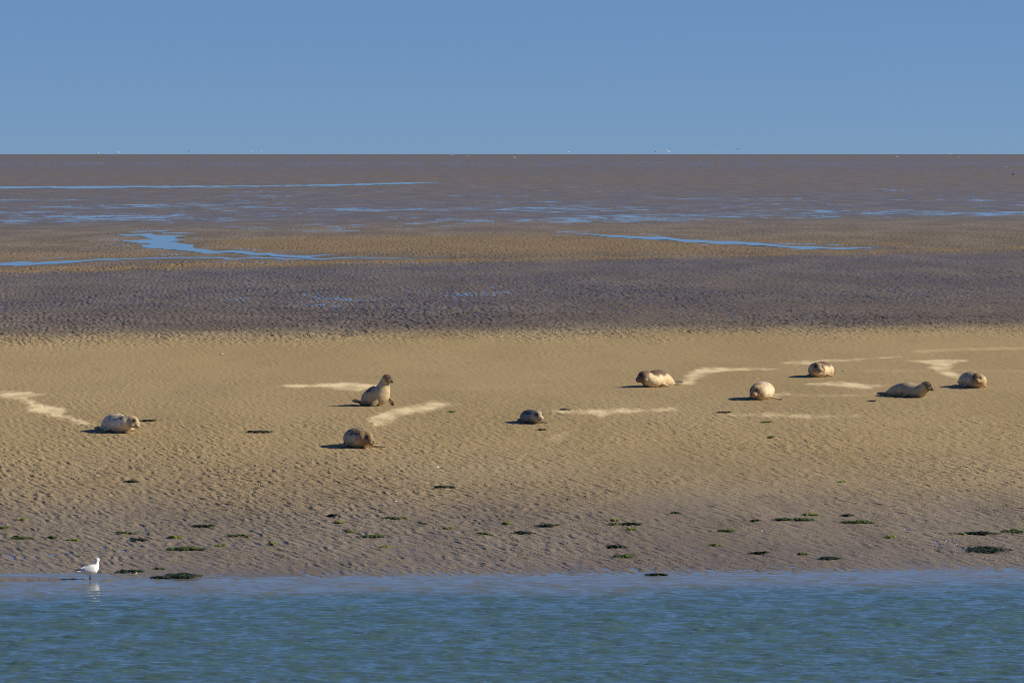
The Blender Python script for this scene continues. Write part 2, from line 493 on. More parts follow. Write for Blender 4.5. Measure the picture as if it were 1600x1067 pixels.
# ------------------------------------------------------------------ body modelling helpers
def loft(bm, st, seg=20, flat=1.0):
    """closed tube through stations (centre, half width, half height); flat < 1 squashes the underside"""
    rings = []
    n_ = len(st)
    for i, (p, hw, hh_) in enumerate(st):
        p = Vector(p)
        a = Vector(st[max(i - 1, 0)][0]); b = Vector(st[min(i + 1, n_ - 1)][0])
        tg = (b - a).normalized()
        sd_ = Vector((0, 0, 1)).cross(tg)
        sd_ = sd_.normalized() if sd_.length > 1e-4 else Vector((0, 1, 0))
        up_ = tg.cross(sd_)
        ring = []
        for k in range(seg):
            th = 2 * math.pi * k / seg
            cz = math.sin(th)
            ring.append(bm.verts.new(p + sd_ * (hw * math.cos(th)) + up_ * (hh_ * cz * (flat if cz < 0 else 1))))
        rings.append(ring)
    for a, b in zip(rings, rings[1:]):
        for k in range(seg):
            bm.faces.new((a[k], a[(k + 1) % seg], b[(k + 1) % seg], b[k]))
    for ring, rev in ((rings[0], True), (rings[-1], False)):
        c = bm.verts.new(sum((v.co for v in ring), Vector()) / seg)
        for k in range(seg):
            f = (ring[k], ring[(k + 1) % seg], c)
            bm.faces.new(f[::-1] if rev else f)

def ellipsoid(bm, c, fwd, up_, r, seg=18):
    """ellipsoid with radii along forward, side, up"""
    f = Vector(fwd).normalized(); s = Vector(up_).cross(f).normalized(); u = f.cross(s)
    M = Matrix.Identity(4)
    for i, (ax, k) in enumerate(((f, r[0]), (s, r[1]), (u, r[2]))):
        for j in range(3): M[j][i] = ax[j] * k
    M.translation = Vector(c)
    bmesh.ops.create_uvsphere(bm, u_segments=seg, v_segments=seg // 2, radius=1, matrix=M)

def blade(bm, root, tip, width, thick, up_=(0, 0, 1), sweep=.25, seg=12):
    """flattened flipper: narrow root, broad middle, rounded tip"""
    root, tip = Vector(root), Vector(tip)
    d = tip - root
    s = Vector(up_).cross(d).normalized(); u = d.normalized().cross(s)
    rings = []
    for f, k in ((0, .62), (.2, .8), (.45, 1), (.7, .95), (.88, .7), (1, .32)):
        c = root + d * f + s * (sweep * width * f * f)
        rings.append([bm.verts.new(c + s * (width * k * math.cos(2 * math.pi * i / seg)) + u * (thick * (1 - .55 * f) * math.sin(2 * math.pi * i / seg))) for i in range(seg)])
    for a, b in zip(rings, rings[1:]):
        for k in range(seg):
            bm.faces.new((a[k], a[(k + 1) % seg], b[(k + 1) % seg], b[k]))
    bm.faces.new(rings[0][::-1]); bm.faces.new(rings[-1])

def fuse(bm, voxel, smooth=4):
    """one continuous skin out of overlapping closed shells"""
    bmesh.ops.recalc_face_normals(bm, faces=bm.faces)
    me = bpy.data.meshes.new('raw'); bm.to_mesh(me); bm.free()
    o = bpy.data.objects.new('raw', me); C.objects.link(o)
    r = o.modifiers.new('r', 'REMESH'); r.mode = 'VOXEL'; r.voxel_size = voxel; r.use_smooth_shade = True
    s = o.modifiers.new('s', 'SMOOTH'); s.factor = .5; s.iterations = smooth
    dg = bpy.context.evaluated_depsgraph_get()
    out = bpy.data.meshes.new_from_object(o.evaluated_get(dg))
    bpy.data.objects.remove(o); bpy.data.meshes.remove(me)
    out.polygons.foreach_set('use_smooth', np.ones(len(out.polygons), bool))
    return out

def link(name, me, m, parent=None):
    o = bpy.data.objects.new(name, me); C.objects.link(o)
    me.name = name
    if m and not len(me.materials): me.materials.append(m)
    o.parent = parent
    return o

def bm_obj(name, bm, m, parent=None, smooth=True):
    me = bpy.data.meshes.new(name); bm.to_mesh(me); bm.free()
    if smooth: me.polygons.foreach_set('use_smooth', np.ones(len(me.polygons), bool))
    return link(name, me, m, parent)

def root(name, label, cat, loc, rz=0, group=None, scale=1.0):
    o = bpy.data.objects.new(name, None); C.objects.link(o)
    o.empty_display_size = .2
    o.location = loc; o.rotation_euler = (0, 0, rz); o.scale = (scale,) * 3
    o['label'] = label; o['category'] = cat
    if group: o['group'] = group
    return o

# ------------------------------------------------------------------ seals
em, n, l, bs = mat('wet_eye')
bs.inputs['Base Color'].default_value = (.006, .005, .004, 1); bs.inputs['Roughness'].default_value = .12
nm_, n, l, bs = mat('seal_nose')
bs.inputs['Base Color'].default_value = (.018, .014, .012, 1); bs.inputs['Roughness'].default_value = .35

def coat(name, light, dark, face, spot=.5, back=.7):
    m, n, l, bs = mat(name)
    t = NT(m)
    P = t.coord('Object')
    dorsal, mask, limb = t.attr('dorsal'), t.attr('mask'), t.attr('limb')
    big = t.noise(P, 4.5, 3, .6, .3); sml = t.noise(P, 14, 2, .5, .5); fur = t.noise(P, 70, 3, .6)
    c = t.mix(t.rng(big, .35, .65), light, tuple(v * .86 for v in light))
    d = t.math('MULTIPLY', t.math('ADD', dorsal, t.math('MULTIPLY', t.math('SUBTRACT', big, .5), 1.5)), back, clamp=True)
    c = t.mix(t.rng(d, .35, .8), c, dark)
    s = t.math('MULTIPLY', t.rng(sml, .52, .62), t.math('MULTIPLY', t.rng(dorsal, .05, .7, .45, 1.0), spot))
    c = t.mix(s, c, tuple(v * .55 for v in dark))
    c = t.mix(mask, c, face)
    c = t.mix(limb, c, (.085, .062, .045))
    c = t.mix(t.math('MULTIPLY', fur, .25), c, t.mix(.5, c, (.05, .04, .03)))
    l.new(c, bs.inputs['Base Color'])
    bs.inputs['Roughness'].default_value = .62
    bs.inputs['Specular IOR Level'].default_value = .3
    l.new(t.bump(t.math('ADD', fur, t.math('MULTIPLY', sml, .5)), .22, .010), bs.inputs['Normal'])
    return m

CUT = .045      # the soft belly spreads on the sand

def build_seal(name, label, loc, heading, scale, m, spine, head, flip=(), hind=None, maskw=1.0):
    """spine: stations tail to neck (x, y, z, half width, half height); head: (centre, yaw, pitch, size)"""
    g = root(name, label, 'seal', loc, heading, 'seals resting on the sand bank', scale)
    bm = bmesh.new()
    hc, hyaw, hpit, hs = Vector(head[0]), head[1], head[2], head[3]
    f = Vector((math.cos(hyaw) * math.cos(hpit), math.sin(hyaw) * math.cos(hpit), math.sin(hpit)))
    s = Vector((0, 0, 1)).cross(f).normalized(); u = f.cross(s)
    H = lambda a, b, c: hc + (f * a + s * b + u * c) * hs
    st = [((q[0], q[1], q[2]), q[3], q[4]) for q in spine]
    # the neck runs on into the skull
    st.append((tuple(H(-.03, 0, 0)), .118 * hs, .118 * hs)); st.append((tuple(H(.05, 0, 0)), .085 * hs, .085 * hs))
    # finer stations by Catmull-Rom
    fine = []
    A = [np.array(list(p) + [a, b]) for p, a, b in st]
    for i in range(len(A) - 1):
        p0, p1, p2, p3 = A[max(i - 1, 0)], A[i], A[i + 1], A[min(i + 2, len(A) - 1)]
        for k in range(4):
            q = k / 4
            fine.append(.5 * (2 * p1 + (p2 - p0) * q + (2 * p0 - 5 * p1 + 4 * p2 - p3) * q * q + (3 * p1 - p0 - 3 * p2 + p3) * q ** 3))
    fine.append(A[-1])
    loft(bm, [((q[0], q[1], q[2]), max(q[3], .02), max(q[4], .02)) for q in fine], 24, .92)
    ellipsoid(bm, H(0, 0, .008), f, u, (.135 * hs, .118 * hs, .112 * hs))
    ellipsoid(bm, H(.098, 0, -.024), f, u, (.082 * hs, .070 * hs, .060 * hs))
    for sg in (-1, 1):
        ellipsoid(bm, H(.125, sg * .032, -.036), f, u, (.050 * hs, .046 * hs, .040 * hs))
        ellipsoid(bm, H(.02, sg * .06, -.045), f, u, (.09 * hs, .06 * hs, .055 * hs))
    ellipsoid(bm, H(.10, 0, -.066), f, u, (.075 * hs, .046 * hs, .026 * hs))
    flip = [(fl[0], (fl[1][0], fl[1][1], fl[1][2] + .042)) + tuple(fl[2:]) for fl in flip]
    for fl in flip:
        blade(bm, fl[0], fl[1], fl[2], .030, fl[3] if len(fl) > 3 else (0, 0, 1))
    tail = Vector(spine[0][:3]) + Vector((0, 0, .02))
    hd = hind or [((-.20, .07, .0)), ((-.20, -.07, .0))]
    for h in hd:
        blade(bm, tail + Vector((.06, h[1] * .3, 0)), tail + Vector(h), .062, .026, (0, .6 if h[1] > 0 else -.6, .8), .1)
    me = fuse(bm, .014, 3)
    nv = len(me.vertices)
    co = np.empty(nv * 3, np.float32); me.vertices.foreach_get('co', co); co = co.reshape(-1, 3)
    zr = co[:, 2].copy()
    low = co[:, 2] < CUT
    co[low, 2] = -(CUT - co[low, 2]) * .12
    co[~low, 2] -= CUT
    me.vertices.foreach_set('co', co.ravel())
    # where each point sits on the body
    S = np.array(fine)
    d2 = ((co[:, None, :2] - S[None, :, :2]) ** 2).sum(2) + (zr[:, None] - S[None, :, 2]) ** 2
    ni = d2.argmin(1)
    rel = (zr - S[ni, 2]) / np.maximum(S[ni, 4], .03)
    dorsal = sm(-.1, 1.0, rel)
    hp = co + np.array((0, 0, CUT)) - np.array(hc)
    ha, hb, hcz = hp @ np.array(f) / hs, np.abs(hp @ np.array(s)) / hs, hp @ np.array(u) / hs
    r = np.sqrt(ha ** 2 + hb ** 2 + hcz ** 2)
    mask = sm(.24, .15, r) * sm(-.10, .04, ha + .6 * hcz) * maskw
    eye = np.sqrt((ha - .075) ** 2 + (hb - .070) ** 2 + (hcz - .045) ** 2)
    mask = np.clip(mask, 0, 1)
    tdist = np.linalg.norm(co - np.array(tail), axis=1)
    limb = sm(.16, .06, (ni / len(S)) * 1.0) * .75 * sm(.42, .22, tdist)
    for fl in flip:
        a_, b_ = np.array(fl[0]), np.array(fl[1]); e = b_ - a_
        q = np.clip((co - a_) @ e / (e @ e), 0, 1.2)
        dist = np.linalg.norm(co - (a_ + q[:, None] * e), axis=1)
        limb = np.maximum(limb, .65 * sm(.55, .9, q) * sm(fl[2] * 1.7, fl[2], dist))
    limb = np.maximum(limb, sm(.062, .034, eye) * .95)          # dark wet ring round the eyes
    mouth = sm(.012, .004, np.abs(hcz + .054)) * sm(.10, .13, ha) * sm(.08, .05, hb)
    limb = np.maximum(limb, mouth * .8)
    for k, v in (('dorsal', dorsal), ('mask', mask), ('limb', limb)):
        a = me.attributes.new(k, 'FLOAT', 'POINT'); a.data.foreach_set('value', v.astype(np.float32))
    link('body', me, m, g)
    for sg in (-1, 1):
        b = bmesh.new(); ellipsoid(b, H(.081, sg * .070, .043) - Vector((0, 0, CUT)), f, u, (.021 * hs, .021 * hs, .021 * hs), 12)
        bm_obj('eye', b, em, g)
    b = bmesh.new(); ellipsoid(b, H(.169, 0, -.014) - Vector((0, 0, CUT)), f, u, (.016 * hs, .022 * hs, .015 * hs), 12)
    bm_obj('nose', b, nm_, g)
    return g

def face_dir(dx, dy):
    return math.atan2(dy, dx)

def lying(hyaw=0.0, hz=.27, hx=.74, hump=1.0, fat=1.0, nz=None, tail=0.0, hy=None, tz=.07):
    """stations of a seal lying on its belly"""
    hy = hy if hy is not None else math.sin(hyaw) * .10
    nz = nz if nz is not None else (.22 + hz) / 2
    sp_ = [(-.80, tail, tz, .055, .045), (-.66, tail * .6, .10, .10, .085), (-.48, tail * .25, .150, .17, .145), (-.25, 0, .195 * hump, .245 * fat, .195 * hump),
           (.0, 0, .220 * hump, .290 * fat, .222 * hump), (.25, 0, .215 * hump, .285 * fat, .215 * hump), (.42, hy * .2, .20 + (nz - .2) * .3, .262 * fat, .208), (.55, hy * .6, nz, .215, .190)]
    return sp_, ((hx, hy, hz), hyaw, 0.0, 1.12)

cream = coat('cream_coat', (.86, .72, .51), (.26, .18, .115), (.46, .34, .20), .8, .5)
spotted = coat('spotted_coat', (0.63, 0.49, 0.29), (.12, .088, .055), (.30, .195, .095), 1.0, .75)
grey = coat('grey_coat', (.27, .25, .22), (.075, .07, .066), (.46, .37, .24), .7, .95)
brown = coat('brown_coat', (0.73, 0.57, 0.35), (.155, .098, .06), (.185, .118, .065), .5, .95)
white = coat('pale_coat', (0.77, 0.61, 0.41), (.30, .20, .13), (.40, .27, .14), .55, .45)
olive = coat('olive_coat', (0.58, 0.45, 0.26), (.40, .32, .22), (.16, .11, .06), .6, .65)
brownback = coat('brown_backed_coat', (0.71, 0.55, 0.34), (.17, .105, .065), (.36, .25, .14), .6, .95)
tan = coat('tan_coat', (0.71, 0.53, 0.33), (.24, .155, .095), (.34, .21, .10), .75, .6)
upright = coat('grey_brown_coat', (0.62, 0.48, 0.29), (.14, .115, .092), (.16, .10, .055), .6, .8)

def spot(px, py):
    p = at(px, py)
    return Vector((p.x, p.y, ground_z(p.x, p.y)))

# 1 far left, lying with its chin up, facing right
sp_, hd = lying(R(24), .30, .72, 1.05, 1.0, .27, -.04)
build_seal('seal', 'cream seal at the far left facing right with dark tail behind it', spot(181, 674), face_dir(.46, -.89), 1.0, cream, sp_, ((.66, .12, .30), R(42), R(-10), 1.3),
           flip=(((.22, -.25, .13), (.10, -.36, .02), .075), ((.22, .25, .13), (.12, .40, .02), .075)), hind=[(-.26, .05, -.01), (-.24, -.07, -.01)])
# 2 sitting up
sp_ = [(-.60, .04, .10, .06, .05), (-.46, .03, .13, .13, .12), (-.28, 0, .235, .25, .225), (-.06, 0, .31, .33, .30), (.12, 0, .36, .325, .30), (.22, 0, .49, .26, .245), (.27, 0, .62, .19, .19), (.31, 0, .73, .145, .15), (.345, 0, .79, .125, .13)]
build_seal('seal', 'grey brown seal sitting upright with raised head, looking right', spot(588, 633.5), face_dir(.84, -.54), .86, upright, sp_, ((.385, 0, .835), R(24), R(-4), 1.18),
           flip=(((.22, -.27, .20), (.10, -.40, .01), .080, (0, 1, .6)), ((.30, .20, .28), (.45, .26, .01), .085, (0, 1, .25))), hind=[(-.26, .06, .08), (-.25, -.06, .06)], maskw=1.0)
# 3 spotted, facing the camera and right
sp_, hd = lying(R(30), .27, .70, 1.06, 1.0, .25)
build_seal('seal', 'spotted seal nearest the water with its flipper stretched out right', spot(556, 697), face_dir(.24, -.97), .96, spotted, sp_, ((.60, .13, .27), R(32), R(-12), 1.36),
           flip=(((.25, -.24, .10), (.18, -.40, .02), .07), ((.28, .24, .09), (.40, .62, .015), .075)))
# 4 small dark grey
sp_, hd = lying(R(10), .25, .70, 1.0, 1.0, .24)
build_seal('seal', 'small dark grey seal lying alone in the middle of the sand', spot(828, 660), face_dir(.30, -.95), .78, grey, sp_, ((.62, .06, .28), R(6), R(-8), 1.36),
           flip=(((.25, -.24, .10), (.18, -.38, .02), .07), ((.28, .25, .10), (.42, .44, .015), .085)))
# 5 brown headed, facing left
sp_, hd = lying(R(-25), .27, .72, 1.08, 1.0, .26, .05)
build_seal('seal', 'brown headed seal facing left with reddish hind flippers showing behind', spot(1029, 603.5), face_dir(-.50, -.866), 1.04, brown, sp_, ((.66, -.07, .32), R(-40), R(-10), 1.32),
           flip=(((.2, -.25, .12), (.08, -.36, .02), .07), ((.22, .24, .12), (.14, .42, .02), .08)), hind=[(-.30, .09, .03), (-.30, -.06, .01)])
# 6 round pale
sp_, hd = lying(R(-12), .25, .70, 1.10, 1.06, .24)
build_seal('seal', 'round pale seal facing the camera with its right flipper spread flat', spot(1192, 622.5), face_dir(-.22, -.97), 1.0, white, sp_, ((.60, -.07, .27), R(-22), R(-14), 1.36),
           flip=(((.25, -.24, .10), (.18, -.38, .02), .07), ((.25, .26, .09), (.34, .58, .015), .08)))
# 7 farthest, brown back
sp_, hd = lying(R(10), .26, .72, 1.0, 1.0, .25)
build_seal('seal', 'seal with a brown back lying farthest from the water', spot(1285, 587.5), face_dir(-.40, -.92), 1.04, brownback, sp_, ((.66, .10, .30), R(36), R(-6), 1.25),
           flip=(((.25, -.24, .10), (.18, -.36, .02), .07), ((.25, .25, .09), (.18, .42, .015), .07)))
# 8 profile, head lifted
sp_ = [(-.80, 0, .075, .055, .045), (-.66, 0, .10, .10, .085), (-.46, 0, .155, .175, .15), (-.22, 0, .195, .245, .195), (.0, 0, .215, .28, .215), (.22, 0, .195, .265, .195), (.42, 0, .19, .205, .18), (.54, 0, .255, .16, .165), (.61, 0, .31, .135, .14)]
build_seal('seal', 'olive seal lying in profile with lifted head turned to the right', spot(1418, 619.5), face_dir(.70, -.71), .97, olive, sp_, ((.68, -.01, .345), R(30), R(-8), 1.15),
           flip=(((.2, -.25, .12), (.05, -.33, .02), .065), ((.2, .25, .12), (.05, .36, .02), .065)), hind=[(-.24, .06, -.01), (-.24, -.05, .0)])
# 9 rightmost
sp_, hd = lying(R(-10), .26, .70, 1.06, 1.04, .25, .04)
build_seal('seal', 'tan round seal at the right edge of the group facing the camera', spot(1517, 604.5), face_dir(.30, -.95), .98, tan, sp_, ((.66, -.10, .31), R(-30), R(-10), 1.3),
           flip=(((.25, -.24, .10), (.18, -.36, .02), .07), ((.25, .25, .09), (.18, .40, .015), .07)), hind=[(-.24, .16, .05), (-.24, .02, .02)])

# ------------------------------------------------------------------ gull at the water's edge
fm, n, l, bs = mat('white_feathers')
t = NT(fm)
fn = t.noise(t.coord('Object', (1, 3, 1)), 30, 3)
l.new(t.mix(fn, (.82, .81, .79), (.74, .74, .73)), bs.inputs['Base Color'])
bs.inputs['Roughness'].default_value = .8
l.new(t.bump(fn, .25, .004), bs.inputs['Normal'])
wgm, n, l, bs = mat('pale_grey_feathers')
t = NT(wgm)
fn = t.noise(t.coord('Object', (1, 4, 1)), 36, 3)
l.new(t.mix(fn, (.58, .60, .62), (.70, .71, .72)), bs.inputs['Base Color'])
bs.inputs['Roughness'].default_value = .8
bkm, n, l, bs = mat('black_feathers')
bs.inputs['Base Color'].default_value = (.03, .03, .033, 1); bs.inputs['Roughness'].default_value = .7
lgm, n, l, bs = mat('red_legs')
bs.inputs['Base Color'].default_value = (.26, .035, .018, 1); bs.inputs['Roughness'].default_value = .5

def gull(name, label, loc, heading, scale=1.0, neck=.40, group=None):
    g = root(name, label, 'bird', loc, heading, group, scale)
    bm = bmesh.new()
    loft(bm, [((-.20, 0, .190), .014, .012), ((-.15, 0, .190), .042, .032), ((-.09, 0, .190), .062, .058), ((-.02, 0, .193), .076, .080), ((.04, 0, .205), .078, .084),
              ((.078, 0, .238), .062, .066), ((.096, 0, .275), .042, .044), ((.102, 0, .308), .031, .032), ((.105, 0, .335), .028, .028)], 18)
    ellipsoid(bm, (.112, 0, .348), (1, 0, -.05), (0, 0, 1), (.040, .028, .030))
    ellipsoid(bm, (-.01, .0, .140), (0, 0, 1), (1, 0, 0), (.03, .022, .022))
    me = fuse(bm, .0052, 4)
    link('body', me, fm, g)
    for sg in (-1, 1):
        b = bmesh.new()
        loft(b, [((.055, sg * .066, .215), .012, .032), ((.02, sg * .075, .215), .012, .054), ((-.05, sg * .070, .210), .011, .050), ((-.12, sg * .048, .204), .009, .030), ((-.17, sg * .026, .200), .007, .016)], 12)
        wing = bm_obj('wing', b, wgm, g)
        b = bmesh.new()
        loft(b, [((-.15, sg * .024, .203), .007, .014), ((-.20, sg * .012, .205), .006, .012), ((-.262, sg * .004, .207), .004, .006)], 10)
        bm_obj('wing_tip', b, bkm, wing)
    b = bmesh.new()
    blade(b, (-.15, 0, .188), (-.245, 0, .182), .030, .008)
    bm_obj('tail', b, fm, g)
    b = bmesh.new()
    loft(b, [((.145, 0, .345), .009, .010), ((.165, 0, .342), .006, .007), ((.186, 0, .337), .002, .003)], 10)
    bm_obj('beak', b, lgm, g)
    for sg in (-1, 1):
        b = bmesh.new(); ellipsoid(b, (.127, sg * .024, .354), (1, 0, 0), (0, 0, 1), (.005, .005, .005), 10); bm_obj('eye', b, em, g)
    for sg in (-1, 1):
        b = bmesh.new()
        loft(b, [((-.012, sg * .020, .145), .0075, .0075), ((-.016, sg * .020, .075), .0055, .0055), ((-.008, sg * .020, .004), .0055, .0055)], 8)
        leg = bm_obj('leg', b, lgm, g)
        b = bmesh.new()
        blade(b, (-.012, sg * .020, .004), (.045, sg * .022, .002), .018, .004)
        bm_obj('foot', b, lgm, leg)
    return g

p = at(142, 905)
gull('gull', 'white gull with red legs standing at the edge of the water', (p.x, p.y, -.045), face_dir(.88, .47), 1.0)

# ------------------------------------------------------------------ birds far out over the flats
far_body = None
def far_gull(px, py, dist, label, flap, rz, dark=False, group='white birds far out over the flats'):
    """small bird gliding low, wings held in a shallow V"""
    x = (px - 800) / FPX * dist
    z = CAM_H - (py - HORIZON) / FPX * dist
    g = root('gull' if not dark else 'wading_bird', label, 'bird', (x, dist, z), rz, group if not dark else None)
    b = bmesh.new()
    loft(b, [((-.30, 0, 0), .03, .02), ((-.15, 0, 0), .07, .06), ((.05, 0, 0), .10, .10), ((.2, 0, .01), .07, .075), ((.28, 0, .02), .05, .05), ((.36, 0, .01), .01, .012)], 10)
    mm = bkm if dark else fm
    bm_obj('body', b, mm, g)
    for sg in (-1, 1):
        b = bmesh.new()
        loft(b, [((.03, sg * .06, .04), .13, .022), ((.05, sg * .30, .04 + .22 * flap), .12, .018), ((.0, sg * .50, .04 + .34 * flap), .085, .014), ((-.10, sg * .66, .04 + .36 * flap), .02, .008)], 10)
        bm_obj('wing', b, mm, g)
    return g

FAR = [(152, 239.5, 'faint white bird on the horizon left of the brightest white speck'), (186, 238.5, 'brightest white bird on the horizon above the standing gull'), (204, 239.3, 'small white bird close right of the brightest white speck'),
       (394, 238.3, 'left one of two close white birds above the horizon at left'), (410, 238.4, 'right one of two close white birds above the horizon at left'), (706, 243, 'faint bird just below the horizon, left of the two white ones'),
       (731, 244.8, 'left one of two white birds below the horizon at centre'), (803, 246.6, 'right one of two white birds below the horizon at centre'), (890, 238.2, 'single white bird on the horizon right of centre'),
       (983, 237.6, 'leftmost of three faint white birds above the right half horizon'), (1025, 237.4, 'middle of three faint white birds above the right half horizon'), (1045, 237.4, 'rightmost of three faint white birds above the right half horizon'),
       (1115, 237.8, 'white bird on the horizon just left of the dark flying bird'), (1400, 245.6, 'dim bird below the horizon, left of the white one at right'), (1484, 241.2, 'small white bird right at the horizon line at far right'),
       (1499, 246.3, 'bright white bird below the horizon at far right'), (1570, 262, 'dull bird lowest on the far flats near the right edge')]
for i, (px, py, lab) in enumerate(FAR):
    far_gull(px, py, 840 + (i * 37) % 200, lab, .15 + .2 * ((i * 7) % 3), R((i * 53) % 360))
far_gull(1152, 233.5, 900, 'dark bird flying above the horizon on the right', .4, R(70), True)
far_gull(295, 237, 1500, 'dark speck of a bird on the horizon at left', .9, R(40), True)
far_gull(1582, 273, 900, 'dark bird low over the far mud at the right edge', .5, R(20), True)

# ------------------------------------------------------------------ seaweed
def weed_mat(name, c1, c2):
    m, n, l, bs = mat(name)
    t = NT(m)
    f = t.noise(t.coord('Object'), 11, 3)
    l.new(t.mix(t.rng(f, .35, .65), c1, c2), bs.inputs['Base Color'])
    bs.inputs['Roughness'].default_value = .42
    return m
dk = weed_mat('dark_weed', (.016, .024, .006), (.040, .052, .012))
gr = weed_mat('green_weed', (.055, .085, .010), (.105, .135, .016))
br = weed_mat('bright_weed', (.14, .185, .018), (.22, .25, .03))
tw = weed_mat('brown_weed', (.035, .026, .014), (.06, .045, .022))

def seaweed(px, py, wpx, hpx, m, label, group=None):
    """a heap of limp fronds lying on the ripples"""
    p = at(px, py)
    mpp = p.y / FPX
    W = wpx * mpp / 2
    D = max(.05, hpx * mpp * .55 / (CAM_H / p.y) * .5)
    D = min(D, W * 2.4 + .1) * (.5 + .3 * (wpx > 50))
    z0 = ground_z(p.x, p.y)
    bm = bmesh.new()
    nfr = int(min(150, 10 + W * D * 420 + wpx * 1.1))
    thick = .006 + .034 * min(1, wpx / 60)
    xs, ys = [], []
    for _ in range(nfr):
        a = random.uniform(0, 2 * math.pi); r = math.sqrt(random.random())
        xs.append(math.cos(a) * r * W * .85 * (1 + .25 * math.sin(3 * a + px))); ys.append(math.sin(a) * r * D * .85)
    zs = fields(np.array(xs) + p.x, np.array(ys) + p.y)[0] - z0
    for x0, y0, zg in zip(xs, ys, zs):
        L = random.uniform(.07, .17) * (1 if wpx > 16 else .7); a = random.gauss(0, .55) + (math.pi if random.random() < .5 else 0)
        wd = random.uniform(.010, .026)
        e = max(0, 1 - (x0 / W) ** 2 * .8 - (y0 / D) ** 2 * .5)
        zb = zg + .006 + random.uniform(.1, 1) * thick * e
        pr = None
        bend = random.uniform(-1.2, 1.2)
        x1, y1 = x0, y0
        K = 4
        for k in range(K + 1):
            f = k / K
            an = a + bend * f
            if k: x1 += math.cos(an) * L / K; y1 += math.sin(an) * L / K
            zz_ = zb + .012 * math.sin(f * math.pi) + random.uniform(-.004, .006) - .5 * (zb - zg) * f * f
            ww = wd * (1 - .75 * abs(2 * f - 1) ** 2) + .003
            nx, ny = -math.sin(an), math.cos(an)
            tilt = random.uniform(-.4, .6) * ww
            q = [bm.verts.new((x1 + nx * ww, y1 + ny * ww, zz_ + tilt)), bm.verts.new((x1, y1, zz_ + .006)), bm.verts.new((x1 - nx * ww, y1 - ny * ww, zz_ - tilt))]
            if pr:
                bm.faces.new((pr[0], pr[1], q[1], q[0])); bm.faces.new((pr[1], pr[2], q[2], q[1]))
            pr = q
    o = bm_obj('seaweed', bm, m)
    o.location = (p.x, p.y, z0)
    o['label'] = label; o['category'] = 'seaweed'
    if group: o['group'] = group
    return o

BIG = [(1541, 861, 62, 21, dk, 'largest dark green heap of seaweed near the waterline at right'),
       (1585, 831, 30, 10, gr, 'bright green seaweed tuft at the right edge of the shore'),
       (1530, 834.5, 52, 4, dk, 'thin dark seaweed strand running left from the green tuft at right'),
       (1515, 833, 9, 6, gr, 'small green tuft at the left end of the thin dark strand'),
       (284, 901, 54, 13, dk, 'dark seaweed heap at the waterline right of the gull'),
       (252, 903, 18, 3, dk, 'thin dark scrap of seaweed left of the waterline heap'),
       (407, 676, 46, 3.5, dk, 'long dark strand of seaweed between the spotted and cream seals'),
       (694, 762, 27, 6, dk, 'dark seaweed patch alone on the dry ripples left of centre'),
       (204, 753, 18, 4, dk, 'dark seaweed patch on the ripples below the far left seal'),
       (617, 810.5, 28, 7, gr, 'two toned green seaweed patch below the middle of the bank'),
       (317, 822.5, 26, 4, dk, 'dark seaweed strip left of the two toned green patch'),
       (370, 838, 28, 4, gr, 'green seaweed strip lying in the wet zone at left'),
       (290, 859, 58, 4, gr, 'long green seaweed line in the wet ripples right of the gull'),
       (198, 834, 24, 5, gr, 'bright green seaweed strip straight above the gull'),
       (217, 844.5, 20, 4, dk, 'short dark strip under the bright green one above the gull'),
       (32, 841, 24, 7, gr, 'green seaweed patch near the left edge of the shore'),
       (5, 826, 16, 5, gr, 'green seaweed scrap cut by the left edge'),
       (205, 894, 34, 3, dk, 'thin dark weed line just right of the gull'),
       (582, 839, 34, 3.5, gr, 'thin green line of weed below the two toned patch'),
       (855, 822.5, 30, 5, dk, 'dark green strip near the centre of the wet ripples'),
       (817, 833.5, 20, 4, dk, 'short dark strip at the centre of the wet ripples'),
       (990, 820, 30, 4, dk, 'dark green strip right of the centre strips'),
       (977, 870, 28, 5, gr, 'green strip near the waterline right of centre'),
       (962, 855.5, 26, 3, dk, 'dark strip above the green one near the waterline'),
       (1225, 813, 26, 6, gr, 'left one of two joined green seaweed patches at right'),
       (1256, 813.5, 28, 6, gr, 'right one of two joined green seaweed patches at right'),
       (1340, 817, 46, 5, gr, 'broken green row of seaweed right of the joined patches'),
       (1297, 873.5, 26, 5, dk, 'dark short heap near the waterline left of the largest one'),
       (1187, 865, 22, 3, dk, 'dim dark strip left of the short waterline heap'),
       (1025, 899, 22, 3, dk, 'dark scrap floating at the waterline right of centre'),
       (1132, 645, 18, 2.5, tw, 'brown strand on the dry sand between middle and right seals'),
       (882, 641, 14, 3, tw, 'brown strand on the pale sand right of the small grey seal'),
       (1362, 627, 8, 3, dk, 'small dark scrap below the olive seal'),
       (232, 658, 26, 2.5, tw, 'thin brown strand right of the far left seal'),
       (1200, 660, 18, 3, br, 'yellow green scrap below the pale sand streak at right')]
for b in BIG: seaweed(*b)
